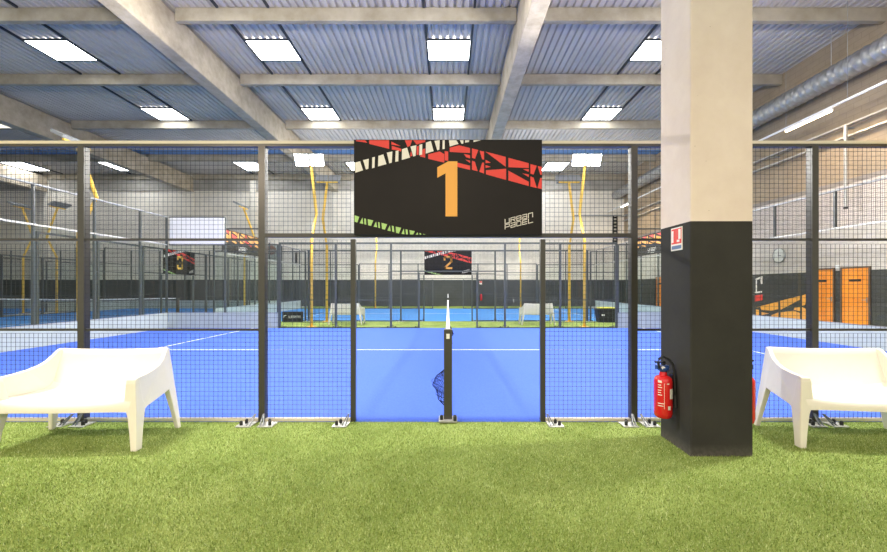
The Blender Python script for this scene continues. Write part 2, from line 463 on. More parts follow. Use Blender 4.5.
def side_fence(loc, rz, label, detail=True):
    R = thing('mesh_fence', label, 'fence', loc, rz, 'side fences of the padel courts')
    pm = olive if detail else steel_m
    for x in (-6, -4, -2.03, 2.03, 4, 6):
        link('post', cbox('post', .07, .08, 3.01, pm), R, (x, .04, 0))
    for x in (-1.035, 1.035):
        link('door_post', cbox('door_post', .05, .06, 2.0, pm), R, (x, .03, 0))
    # rails
    link('top_rail', cbox('top_rail', 12.07, .06, .03, pm), R, (0, .03, 3.01))
    link('rail_top_strip', cbox('rail_top_strip', 12.07, .065, .032, rail_gleam_kick if detail else steel_m), R, (0, .03, 3.04))  # near fence: pale colour stands in for skylight gleam on the rail top
    link('lintel_rail', cbox('lintel_rail', 3.99, .05, .045, pm), R, (0, .03, 2.02))
    for s in (-1, 1):
        for z in (1.0, 1.985):
            for x in (3.015, 5.0):
                w = 1.90 if x < 4 else 1.93
                link('middle_rail', cbox('middle_rail', w, .025, .025, pm), R, (s*x, .03, z))
        for x, w in ((1.53, .93), (3.015, 1.90), (5.0, 1.93)):
            link('shade_dirt_strip', cbox('shade_dirt_strip', w, .05, .018, pm), R, (s*x, .03, 0.0))  # dark strip for the shadow and dirt beneath the pale kick strip
            link('kick_strip', cbox('kick_strip', w, .055, .026, rail_gleam_kick if detail else steel_m), R, (s*x, .03, 0.018))
        for x, w in ((3.015, 1.90), (5.0, 1.93)):
            for z in (.045, 1.02, 2.01):
                link('mesh_panel', wire_panel(w, 1.0 if z > 1.5 else .93), R, (s*x, .02, z))
        link('mesh_panel', wire_panel(.93, 1.95), R, (s*1.53, .02, .045))
        link('mesh_panel', wire_panel(.93, .94), R, (s*1.53, .02, 2.05))
        for x in (2.03, 4, 6):
            link('base_plate', base_plate(1), R, (s*x+.036, 0, .012))
            link('base_plate', base_plate(-1), R, (s*x-.036, 0, .012))
        link('base_plate', base_plate(s), R, (s*1.06, 0, .012))
    link('mesh_panel', wire_panel(2.0, .94), R, (0, .02, 2.05))
    return R

side_fence((0, 0, 0), 0, 'charcoal welded mesh fence nearest the camera, under the large number 1 board')
side_fence((0, 10, 0), PI, 'mesh fence along the far side of the nearest blue court', False)
side_fence((0, 12.9, 0), 0, 'mesh fence carrying the number 2 board, beyond the thin green strip', False)
side_fence((0, 22.9, 0), PI, 'mesh fence furthest back, just in front of the far dark wall', False)
side_fence((-11.7, 13.1, 0), PI/2, 'mesh fence carrying the number 3 board at left', False)
side_fence((-21.7, 13.1, 0), -PI/2, 'mesh fence on the far left side of the number 3 court', False)
side_fence((-24.0, 13.1, 0), PI/2, 'mesh fence at far left carrying the number 4 board', False)

def end_wall(loc, rz, label, low_wings=True, ys=(-5, -3.03, -1.33, .37, 2.06, 3.76, 5), flip=1, upper=False):
    R = thing('glass_wall', label, 'glass wall', loc, rz, 'glass end walls of the padel courts')
    ys = sorted(y*flip for y in ys)
    for y in ys:
        if upper and abs(y) < 4.9: link('upper_post', cbox('upper_post', .06, .055, .97, steel_m), R, (-.06, y, 3.01))
        else: link('post', cbox('post', .06, .055, 3.98, steel_m), R, (-.06, y, 0))
    link('low_panel', cbox('low_panel', .03, 9.96, .54, paleband), R, (0, 0, .01))
    link('low_cap', cbox('low_cap', .04, 9.96, .02, grey_m), R, (0, 0, .55))
    for a, b in zip(ys, ys[1:]):
        link('glass_pane', cbox('glass_pane', .012, b-a-.03, 2.38, glass), R, (0, (a+b)/2, .58))
        link('mesh_panel', wire_panel(b-a-.05, .92), R, (-.03, (a+b)/2, 3.03), (0, 0, PI/2))
    link('glass_rail', cbox('glass_rail', .05, 10.0, .045, galv), R, (-.03, 0, 2.97))
    link('top_rail', cbox('top_rail', .05, 10.0, .04, grey_m), R, (-.03, 0, 3.96))
    for s in (-1, 1):
        for x, h in ((2, 3.98), (3.9, 2.98)):
            link('post', cbox('post', .06, .06, h, steel_m), R, (x, s*5.06, 0))
        if low_wings:
            link('low_panel', cbox('low_panel', 3.9, .03, .54, paleband), R, (1.97, s*5.0, .01))
            link('low_cap', cbox('low_cap', 3.9, .04, .02, grey_m), R, (1.97, s*5.0, .55))
        z0 = .58 if low_wings else .03
        for x in (1, 2.95):
            link('glass_pane', cbox('glass_pane', 1.9, .012, 2.96-z0, glass), R, (x, s*5.0, z0))
        link('glass_rail', cbox('glass_rail', 3.9, .05, .045, steel_m), R, (1.97, s*5.03, 2.97))
        link('top_rail', cbox('top_rail', 2.0, .05, .04, steel_m), R, (1, s*5.03, 3.96))
        link('mesh_panel', wire_panel(1.95, .92), R, (1, s*5.03, 3.03))
    return R
end_wall((-10, 5, 0), 0, 'glass and pale panel wall at the left end of the nearest blue court')
end_wall((10, 5, 0), PI, 'glass and pale panel wall at the right end of the nearest blue court, before the orange doors', ys=(-5, -2.8, -.86, 1.07, 3.0, 5), flip=-1, upper=True)
end_wall((-10, 17.9, 0), 0, 'glass wall at the left end of the number 2 court', False)
end_wall((10, 17.9, 0), PI, 'glass wall at the right end of the number 2 court', False, flip=-1)
end_wall((-16.7, 23.1, 0), -PI/2, 'glass wall at the back end of the number 3 court')
end_wall((-28.6, 23.1, 0), -PI/2, 'glass wall at the back end of the number 4 court')

# white panel tied to the upper mesh
o = obj('white_board', MB().box(-9.92, -7.98, 9.955, 9.975, 3.0, 3.95), white)
tag(o, 'plain white board tied high in the mesh at the left corner of the near court', 'board')

# ------------------------------------------------------------------ number boards
def P4(l): return [(345+x/5.26, 135+y/5.26) for x, y in l]
def P5(l): return [(445+x/5.257, 135+y/5.257) for x, y in l]
def P7(l): return [(420+x/6.13, 150+y/6.13) for x, y in l]
W4 = [[(58,150),(85,143),(100,190),(60,203)],[(100,137),(130,130),(128,182),(115,186)],[(148,123),(162,120),(160,176),(147,180)],
 [(180,115),(206,107),(222,158),(178,170)],[(224,98),(253,92),(250,150),(237,154)],[(270,90),(285,86),(284,143),(268,146)],
 [(303,80),(330,72),(345,124),(302,136)],[(347,66),(378,59),(374,115),(362,118)],[(394,57),(409,53),(408,108),(393,112)],
 [(428,46),(454,37),(468,90),(427,103)],[(472,36),(500,33),(498,82),(487,86)],[(515,33),(526,33),(526,78),(514,80)]]
W5 = [[(22,33),(60,33),(72,52),(26,66)],[(78,33),(98,33),(97,50),(88,52)],[(106,33),(128,33),(126,42),(106,46)],[(150,33),(188,33),(150,43)]]
R4 = [[(132,33),(236,33),(236,78),(132,52)],[(62,33),(110,33),(122,46),(64,38)],[(250,62),(300,78),(298,92),(270,84),(250,82)],
 [(248,40),(296,64),(248,56)],[(318,33),(356,33),(346,62),(332,68)],[(362,33),(425,33),(424,42),(396,50),(380,56)],[(380,66),(391,62),(390,108),(379,110)],
 [(412,80),(424,76),(424,124),(398,118),(400,112)],[(350,90),(358,114),(346,118)],[(440,106),(500,92),(524,106),(524,150),(440,130)]]
R5 = [[(26,72),(75,60),(132,74),(132,100),(26,94)],[(100,105),(132,111),(132,128),(112,122)],[(108,134),(132,140),(132,152)],[(66,150),(132,166),(132,188),(66,172)],
 [(0,90),(18,92),(18,140),(0,138)],
 [(142,76),(175,84),(158,130),(142,125)],[(142,140),(157,145),(172,195),(142,187)],[(182,88),(205,92),(205,135),(195,132)],[(195,150),(205,150),(205,207),(180,198)],
 [(213,93),(318,120),(318,172)],[(213,135),(240,150),(213,153)],[(213,163),(240,172),(213,178)],[(215,190),(320,182),(320,240),(215,211)],
 [(332,125),(438,153),(438,178),(332,174)],[(408,184),(438,184),(438,198)],[(405,206),(438,212),(438,225)],[(332,192),(438,250),(438,272),(332,243)],
 [(447,158),(480,166),(463,212),(447,208)],[(447,222),(463,228),(480,282),(447,275)],[(485,168),(506,173),(506,215),(498,212)],[(498,230),(506,230),(506,288),(483,282)]]
G4 = [[(56,425),(80,433),(70,463),(56,458)],[(97,437),(101,470),(82,466)],[(106,441),(115,443),(117,474),(107,472)],[(124,445),(153,452),(142,481),(127,477)],
 [(168,457),(174,488),(155,484)],[(178,460),(186,462),(189,492),(180,490)],[(196,464),(226,472),(214,500),(199,497)],[(240,477),(244,508),(227,504)],
 [(250,479),(260,482),(263,513),(252,510)],[(270,484),(299,490),(287,520),(272,516)],[(313,494),(316,524),(300,522)],[(322,498),(332,500),(334,525),(324,525)],
 [(342,502),(370,508),(362,525),(345,525)],[(384,513),(388,526),(375,526)],[(394,517),(402,519),(404,526),(395,526)],[(414,522),(428,526),(414,526)]]
# wordmark strokes on a 4 x 4 grid: polylines
LET = {'U': [[(0,4),(0,0),(3,0),(3,4)]], 'R': [[(0,0),(0,4),(3,4),(3,2),(0,2)],[(1.5,2),(3,0)]], 'B': [[(0,0),(0,4),(3,4),(3,0),(0,0)],[(0,2),(3,2)]],
       'A': [[(0,0),(3,0),(3,4),(0,4)],[(3,2),(0,2),(0,0)]], 'N': [[(0,0),(0,4),(3,4),(3,0)]], 'P': [[(0,0),(0,4),(3,4),(3,1.6),(0,1.6)]],
       'D': [[(0,0),(0,4),(2.4,4),(3,3),(3,0),(0,0)]], 'E': [[(3,0),(0,0),(0,4),(3,4)],[(0,2),(3,2)]], 'L': [[(0,4),(0,0),(3,0)]]}
def quad(a, b, w):
    dx, dy = b[0]-a[0], b[1]-a[1]; L = math.hypot(dx, dy) or 1
    nx, ny = -dy/L*w/2, dx/L*w/2; ex, ey = dx/L*w/2, dy/L*w/2
    return [(a[0]-ex+nx, a[1]-ey+ny), (a[0]-ex-nx, a[1]-ey-ny), (b[0]+ex-nx, b[1]+ey-ny), (b[0]+ex+nx, b[1]+ey+ny)]
def wordmark(x0, y0, W, rowh, slope, lines=('URBAN', 'PADEL'), lw=.0065):
    out = []
    for r, word in enumerate(lines):
        cw = W/len(word)
        for i, ch in enumerate(word):
            for pl in LET[ch]:
                pts = []
                for (a, b) in pl:
                    u = (i+a/3*.72)*cw; v = (1-r)*rowh*1.08 + b/4*rowh*.84
                    pts.append((x0+u, y0+v+u*slope))
                for a, b in zip(pts, pts[1:]): out.append(quad(a, b, lw))
    return out
def digit(n, cx, z0, h):
    if n == 1: return None
    w = h*.62; t = h*.135
    S = {2: [(0, .78), (0, .93), (.12, 1), (.88, 1), (1, .9), (1, .62), (.06, .12), (.06, .07), (1, .07)],
         3: [(0, .8), (0, .93), (.12, .97), (.88, .97), (1, .88), (1, .6), (.85, .52), (.4, .52), (.85, .5), (1, .4), (1, .12), (.88, .03), (.12, .03), (0, .12), (0, .22)],
         4: [(.75, 0), (.75, 1), (.6, 1), (0, .35), (0, .28), (1, .28)]}[n]
    pts = [(cx-w/2+t/2+a*(w-t), z0+t/2+b*(h-t)) for a, b in S]
    return [quad(a, b, t) for a, b in zip(pts, pts[1:])]
def board(n, loc, rz, label):
    R = thing('number_board', label, 'sign', loc, rz, 'numbered boards over the court doorways')
    obj('board_panel', MB().box(-1.015, 1.015, -.012, .012, 0, 1.03), banner_black, R, bevel=.004)
    conv = lambda l: [((x-448.25)/92.0, (235.4-y)/92.0*.999) for x, y in l]
    def layer(name, polys, mat, d):
        mb = MB()
        for q in polys:
            mb.prism(q, lambda u, v: (u, -.012-d, v), lambda u, v: (u, -.0115, v))
        return obj(name, mb, mat, R)
    layer('red_band', [conv(P4(q)) for q in R4]+[conv(P5(q)) for q in R5], b_red, .0012)
    layer('white_arch', [conv(P4(q)) for q in W4], b_white, .0018)
    layer('white_arch_end', [conv(P5(q)) for q in W5], b_white, .0018)
    layer('green_arch', [conv(P4(q)) for q in G4], b_green, .0012)
    if n == 1: polys = [conv(P7([(108,112),(175,75),(230,75),(230,410),(158,410),(158,148),(108,175)]))]
    else: polys = digit(n, 0.0, .21, .60)
    layer('digit', polys, b_orange if n < 3 else b_yellow, .0024)
    layer('wordmark', wordmark(.615, .065, .315, .054, .247, lw=.0075), b_white, .0018)
    return R
board(1, (0, -.03, 2.04), 0, 'large black board with an orange number 1 over the nearest doorway')
board(2, (0, 12.87, 2.0), 0, 'black board with an orange number 2, seen small beneath the number 1 board')
board(3, (-11.66, 13.1, 2.02), PI/2, 'black board with a yellow number 3 hanging in the fence at left')
board(4, (-23.96, 13.1, 2.02), PI/2, 'black board with a yellow number 4, far left behind the near fence post')

# patterned banners high on the ends of the second court
def pattern_banner(loc, rz, label, W, H, polys, name='patterned_banner', red_polys=()):
    R = thing(name, label, 'banner', loc, rz)
    obj('banner_sheet', MB().box(-W/2, W/2, -.008, .008, 0, H), banner_black, R)
    for nm, pl, m in (('orange_shapes', polys, b_orange), ('red_shapes', red_polys, b_red)):
        if not pl: continue
        mb = MB()
        for q in pl: mb.prism(q, lambda u, v: (u, -.0095, v), lambda u, v: (u, -.0079, v))
        obj(nm, mb, m, R)
    mb = MB()
    for q in wordmark(-W*.12, .08, W*.22, .12, 0, lw=.02): mb.prism(q, lambda u, v: (u, -.0095, v), lambda u, v: (u, -.0079, v))
    obj('wordmark', mb, b_white, R)
    return R
def tri_band(W):
    out = []
    x = -W/2+.06
    while x < W/2-.6:
        out += [[(x, .95), (x+.45, .95), (x+.45, .80)], [(x, .70), (x+.45, .55), (x+.45, .75), (x, .85)], [(x+.5, .92), (x+.62, .95), (x+.62, .55), (x+.5, .60)], [(x, .50), (x+.4, .42), (x+.4, .5), (x, .62)]]
        x += .72
    return out
tb = tri_band(3.7)
pattern_banner((-9.96, 15.2, 3.08), PI/2, 'black and orange patterned banner high at left, beside the white board', 3.7, 1.0, [q for i, q in enumerate(tb) if i % 5], red_polys=[q for i, q in enumerate(tb) if i % 5 == 0])
pattern_banner((9.96, 15.2, 3.08), -PI/2, 'black and orange patterned banner high at right, partly behind the pillar', 3.7, 1.0, [q for i, q in enumerate(tb) if i % 4], red_polys=[q for i, q in enumerate(tb) if i % 4 == 0])

# ------------------------------------------------------------------ painted mural on the right wall (world: facing -X)
def on_right(px, py):
    d = 402*13.5/(px-448); s = 402/d
    return (d-4.375, 1.4375-(py-287)/s)
def ZM(l): return [(750+x/6.9, 240+y/6.9) for x, y in l]
mur = [ZM(q) for q in [[(42,458),(195,418),(195,470),(150,480),(80,476),(70,455)],[(208,413),(345,378),(345,404),(212,474)],[(360,375),(400,362),(380,440),(360,446)],
  [(80,490),(132,500),(80,512)],[(148,512),(198,492),(198,575),(148,575)],[(212,492),(300,480),(345,496),(345,575),(212,575)],[(308,460),(345,456),(345,484),(302,474)],
  [(360,456),(384,466),(396,575),(360,575)],[(42,472),(62,476),(62,520),(42,520)]]]
Rm = thing('wall_mural', 'orange and black geometric mural painted low on the right wall left of the doors', 'mural', (XR, 11.6, 0))
mb = MB()
for q in mur:
    pts = [on_right(*c) for c in q]
    mb.prism(pts, lambda u, v: (-.004, u-11.6, max(v, .04)), lambda u, v: (-.0005, u-11.6, max(v, .04)))
obj('orange_shapes', mb, b_orange, Rm)
mb = MB()
for q in [[(755,278),(762,275),(763,276.5),(756,279.5)],[(760,276),(762.5,275),(762.5,283),(761,283)],[(755,291),(762,290),(762,291.5),(755,292.5)],[(755.5,278),(757,278),(757,291),(755.5,291)]]:
    pts = [on_right(*c) for c in q]
    mb.prism(pts, lambda u, v: (-.004, u-11.6, v), lambda u, v: (-.0005, u-11.6, v))
obj('white_strokes', mb, b_white, Rm)
mb = MB(); mb.prism([on_right(*c) for c in [(755,294.5),(762.5,293.5),(762.5,299),(755,300.5)]], lambda u, v: (-.004, u-11.6, v), lambda u, v: (-.0005, u-11.6, v))
obj('red_patch', mb, b_red, Rm)

# ------------------------------------------------------------------ doors on the right wall (wall faces -X)
def door(n, y0, y1, handle_side=1):
    D = struct('door_%d' % n, MB().box(XR-.035, XR-.001, y0+.05, y1-.05, .01, 2.10), door_orange)
    f = MB()
    f.box(XR-.06, XR-.001, y0, y0+.05, 0, 2.15); f.box(XR-.06, XR-.001, y1-.05, y1, 0, 2.15); f.box(XR-.06, XR-.001, y0+.05, y1-.05, 2.10, 2.15)
    obj('door_frame', f, door_frame_m, D)
    ym = (y0+y1)/2
    obj('name_plate', MB().box(XR-.045, XR-.034, ym-.19, ym+.19, 1.66, 1.74), black, D)
    hb = MB().box(XR-.045, XR-.034, y0+.09, y0+.13, .98, 1.14); hb.tube([(XR-.045, y0+.11, 1.06), (XR-.085, y0+.11, 1.06), (XR-.085, y0+.23, 1.06)], .01, 8)
    obj('door_handle', hb, galv, D)
door(1, 12.81-4.375, 13.78-4.375)
door(2, 14.0-4.375, 14.97-4.375)
door(3, 25.0-4.375, 26.0-4.375)
o = obj('exit_lamp', MB().box(XR-.06, XR-.001, 9.45, 9.58, 2.12, 2.24), white, bevel=.01); tag(o, 'small white emergency lamp box between the two orange doors', 'lamp')

# round wall clock
Rk = thing('wall_clock', 'round pale clock with a dark rim on the right wall above the mural', 'clock', (XR, 11.97, 2.76))
obj('clock_rim', MB().lathe([(.30, 0), (.31, .03), (.30, .07), (.285, .07), (.285, .05)], 32), grey_m, Rk, rot=(0, -PI/2, 0), smooth=False)
obj('clock_face', MB().lathe([(.28, 0.0), (.28, .058)], 32), clock_m, Rk, rot=(0, -PI/2, 0))
hb = MB(); hb.box(-.066, -.06, -.012, .012, -.02, .17); hb.box(-.066, -.06, -.13, .02, -.01, .01)
obj('clock_hands', hb, black, Rk)

# ------------------------------------------------------------------ ventilation duct, trunking, trays along the right wall
mb = MB(); pts = []; rs = []
yy = -6.0
while yy < 25.9:
    pts.append((12.75, yy, 8.45)); rs.append(.33); pts.append((12.75, yy+.20, 8.45)); rs.append(.33); pts.append((12.75, yy+.22, 8.45)); rs.append(.345); pts.append((12.75, yy+.25, 8.45)); rs.append(.345)
    yy += .27
Rd = thing('ventilation_duct', 'large silver spiral duct running under the roof along the right wall', 'duct', (12.75, 9, 8.45))
d = obj('duct_tube', mb.tube(pts, .33, 20, rs=rs), duct_m, Rd, smooth=True); d.location = (-12.75, -9, -8.45)
hs = MB()
for y in (-3, 1, 5, 9, 13, 17, 21): hs.tube([(0, y-9, .34), (0, y-9, HS-8.45)], .012, 6)
obj('hanger_rod', hs, tray_m, Rd)
Rt = thing('light_trunking', 'thin white lighting rail hung on wires below the silver duct', 'light rail', (12.0, 9, 7.1))
obj('rail', MB().box(-.03, .03, -14, 16.9, -.02, .04), white, Rt)
hs = MB()
for y in (-6, -2.5, 1, 4.5, 7.7, 9.9, 14, 18, 22): hs.tube([(0, y-9, .04), (0, y-9, HS-7.1)], .006, 5)
obj('suspension_wire', hs, grey_m, Rt)
def batten(loc, L, label, power=0):
    R = thing('batten_lamp', label, 'lamp', loc)
    obj('lamp_housing', MB().box(-.05, .05, -L/2, L/2, .0, .05), white, R, bevel=.01)
    obj('tube', MB().tube([(0, -L/2+.03, -.03), (0, L/2-.03, -.03)], .035, 10), tube_em, R)
    if power:
        l = bpy.data.lights.new('lamp_light', 'AREA'); l.shape = 'RECTANGLE'; l.size = .12; l.size_y = L; l.energy = power; l.color = (1, .78, .52)
        lo = bpy.data.objects.new('lamp_light', l); C.objects.link(lo); lo.parent = R; lo.location = (0, 0, -.08)
batten((12.0, 9.05, 7.03), 1.75, 'glowing warm tube lamp on the rail right of the pillar', 90)
batten((12.0, 22.7, 7.03), 1.6, 'small glowing warm tube lamp far back at right, left of the pillar', 40)
for x, z, lb in ((13.2, 6.80, 'upper of the two steel cable trays along the right wall'), (13.3, 6.45, 'lower of the two steel cable trays along the right wall')):
    R = thing('cable_tray', lb, 'cable tray', (x, 9, z))
    m_ = MB().box(-.06, .10, -14, 17.2, 0, .012); m_.box(-.06, -.05, -14, 17.2, 0, .06); m_.box(.09, .10, -14, 17.2, 0, .06)
    obj('tray', m_, tray_m, R)
    bk = MB()
    for y in range(-12, 18, 3): bk.box(-.05, XR-x-.002, y-.02, y+.02, -.05, 0)
    obj('bracket', bk, grey_m, R)
Rc = thing('drop_conduit', 'vertical steel conduit hanging down from the cable trays on the right wall', 'conduit', (13.08, 8.85, 4.05))
obj('pipe', MB().tube([(0, 0, .05), (0, 0, 2.75)], .05, 10), galv, Rc)
obj('pipe_cap', MB().tube([(0, 0, .0), (0, 0, .06)], .06, 10), black, Rc)

# fan and small box on the far wall
Rf = thing('wall_fan', 'round brown wall fan on a grey backing board on the far wall', 'fan', (-13.5, YF, 4.2))
obj('backing_board', MB().box(-.42, .42, -.04, -.001, -.75, .55), paleband, Rf)
mb = MB().lathe([(.34, 0), (.36, .03), (.34, .12), (.30, .12), (.30, .02)], 24)
obj('fan_ring', mb, brown_m, Rf, loc=(0, -.04, .1), rot=(PI/2, 0, 0))
mb = MB()
for k in range(5):
    a = 2*PI*k/5; c, s = math.cos(a), math.sin(a)
    mb.hexa([(c*.04-s*.03, -.07, .1+s*.04+c*.03), (c*.04+s*.03, -.10, .1+s*.04-c*.03), (c*.29+s*.1, -.11, .1+s*.29-c*.1), (c*.29-s*.1, -.06, .1+s*.29+c*.1),
             (c*.04-s*.03, -.08, .1+s*.04+c*.03), (c*.04+s*.03, -.11, .1+s*.04-c*.03), (c*.29+s*.1, -.12, .1+s*.29-c*.1), (c*.29-s*.1, -.07, .1+s*.29+c*.1)])
obj('fan_blades', mb, brown_m, Rf)
o = obj('junction_box', MB().box(-11.6, -11.55, YF-.3, YF-.002, 3.3, 4.1), black); tag(o, 'slim dark bracket on the far wall right of the brown fan', 'bracket')
# dark ladder at the far right
Rl = thing('wall_ladder', 'dark vertical ladder high on the far wall at right', 'ladder', (12.75, YF-.15, 0))
mb = MB()
for x in (-.14, .14): mb.box(x-.03, x+.03, -.05, .05, 4.75, 6.9)
for k in range(8): mb.box(-.14, .14, -.03, .03, 4.9+k*.26, 5.03+k*.26)
obj('ladder_frame', mb, black, Rl)
o = obj('pipe_run', MB().tube([(9.6, YF-.08, 6.95), (13.3, YF-.08, 6.95)], .05, 8), grey_m); tag(o, 'grey pipe running level on the far wall at right above the ladder', 'pipe')

# ------------------------------------------------------------------ floodlight poles
def flood(loc, rz, label, kx=0., on=True, power=900, aim=55, ht=5.95):
    """local -y is towards the court the lamp serves; knee leans away (+y)"""
    R = thing('floodlight_pole', label, 'floodlight', loc, rz, 'yellow floodlight poles beside the courts')
    pole = MB().tube([(0, 0, .02), (0, 0, 3.15), (kx*.5, .28, 3.7), (kx, .55, 4.25), (kx*.75, .38, 4.75), (kx*.3, -.05, ht-.05)], .055, 10)
    obj('pole', pole, yellow, R, smooth=True)
    obj('base_plate', MB().box(-.14, .14, -.14, .14, 0, .03), yellow, R)
    obj('cross_arm', MB().box(kx*.3-.45, kx*.3+.45, -.09, -.03, ht-.07, ht-.01), yellow, R)
    for s in (-.27, .27):  # glare of the lit lamps put into the shape: paired, widened heads
        H = obj('lamp_head', MB().box(-.25, .25, -.05, .05, -.21, .21), grey_m, R, loc=(kx*.3+s, -.18, ht+.12), rot=(math.radians(-aim), 0, 0), bevel=.01)
        lens = obj('lens', MB().box(-.235, .235, -.056, -.05, -.195, .195), lamp_em if on else grey_m, H)
        if on:
            l = bpy.data.lights.new('flood_light', 'SPOT'); l.energy = power; l.spot_size = math.radians(172); l.spot_blend = .3
            l.shadow_soft_size = .12; l.color = (1, .965, .90)
            lo = bpy.data.objects.new('flood_light', l); C.objects.link(lo); lo.parent = H; lo.location = (0, -.2, 0)
            lo.rotation_euler = (PI/2, 0, 0)
    return R
# light's local -Z must face head -Y: rotate +90 deg about X gives -Z -> +Y ; corrected below
def fix_spots():
    for o in C.objects:
        if o.type == 'LIGHT' and o.data.type == 'SPOT': o.rotation_euler = (-PI/2, 0, 0)
PW = 850
flood((-5.0, 10.35, .012), 0, 'yellow floodlight pole with a blazing lamp, left of the two serving the near court', power=PW, aim=-30)
flood((5.0, 10.35, .012), 0, 'yellow floodlight pole with a blazing lamp, right of the two serving the near court', power=PW, aim=-30)
flood((-5.12, 12.62, .012), PI, 'yellow floodlight pole at left whose lamps turn away towards the second court', power=PW*.8, aim=-30)
flood((5.13, 12.62, .012), PI, 'yellow floodlight pole at right whose lamps turn away towards the second court', power=PW*.8, aim=-30)
flood((-5.0, 23.3, .012), 0, 'thin yellow floodlight pole far back, seen left of the number 2 board', power=PW*.5, aim=-65)
flood((5.0, 23.3, .012), 0, 'thin yellow floodlight pole far back, seen right of the number 2 board', power=PW*.5, aim=-65)
flood((-11.46, 8.1, 0), -PI/2, 'yellow floodlight pole right behind the left fence post above the bench', on=False, power=PW*.6, aim=-65)
flood((-11.38, 18.1, 0), -PI/2, 'yellow floodlight pole just left of the orange patterned banner', on=False, power=PW*.5, aim=-65)
flood((-21.88, 18.1, 0), PI/2, 'yellow floodlight pole at far left, nearer the left fence post', on=False, power=PW*.5, aim=-65)
flood((-23.75, 18.1, 0), -PI/2, 'yellow floodlight pole at far left, nearer the left picture edge', on=False, power=PW*.5, aim=-65)
flood((-5.0, -.35, .012), PI, 'yellow floodlight pole on the near left side of the first court', power=PW, aim=-30)
flood((5.0, -.35, .012), PI, 'yellow floodlight pole on the near right side of the first court', power=PW, aim=-30)
fix_spots()

# ------------------------------------------------------------------ nets
def net(loc, rz, label, bulges, near=True):
    R = thing('court_net', label, 'net', loc, rz, 'nets across the padel courts')
    for y in (-4.95, 4.95):
        q = obj('net_post', MB().box(-.045, .045, -.05, .05, 0, 1.0), olive, R, loc=(0, y, 0), bevel=.006)
        if near and y < 0:
            obj('post_label', MB().box(-.018, .018, -.0525, -.0500, .90, .955), white, q)
            pl = MB().box(-.10, .10, -.12, .07, .0, .014, 0)
            for a, b in ((-.07, -.06), (.075, -.06), (.075, -.10)): pl.lathe([(.018, 0), (.018, .04), (.01, .05)], 8, (a, b, .014), 1)
            obj('base_plate', pl, [galv, black], R, loc=(0, y, .012))
    def P(y, z):
        x = 0
        for (by, bz, sy, sz, amp) in bulges:
            x += amp*math.exp(-((y-by)/sy)**2-((z-bz)/sz)**2)
        return (x, y, z)
    mb = MB(); st = .05
    ys = [-4.88+i*st for i in range(int(9.76/st)+1)]; zs = [.05+j*.05 for j in range(18)]
    def top(y): return .975-.06*(1-(y/4.9)**2)
    for j, z in enumerate(zs):
        if near or j % 2 == 0: mb.tube([P(y, z*top(y)/.975) for y in ys], .0034 if near else .003, 3, caps=False)
    for i, y in enumerate(ys):
        if near or i % 2 == 0: mb.tube([P(y, z*top(y)/.975) for z in zs[::2]+[zs[-1]]], .0034 if near else .003, 3, caps=False)
    obj('netting', mb, net_m, R)
    mb = MB(); mb.tube([(0, y, top(y)+.0) for y in [-4.9+i*.7 for i in range(15)]], .026, 8)
    t_ = obj('white_tape', mb, white, R)
    return R
net((0, 5, .016), 0, 'black net on the nearest court, seen end on behind its dark post',
    [(-4.35, .28, .30, .12, -.21), (-4.65, .17, .14, .09, -.10), (-3.0, .74, .3, .10, .09), (-4.0, .6, .35, .2, .05), (-2.0, .45, .4, .15, .08)])
net((0, 17.9, .016), 0, 'black net with white tape on the number 2 court, end on beyond the near net', [(-3, .6, .4, .2, .1)], False)
net((-16.7, 13.1, .016), PI/2, 'black net with a long white tape across the number 3 court at left', [], False)
net((-28.6, 13.1, .016), PI/2, 'black net with white tape across the number 4 court at far left', [], False)

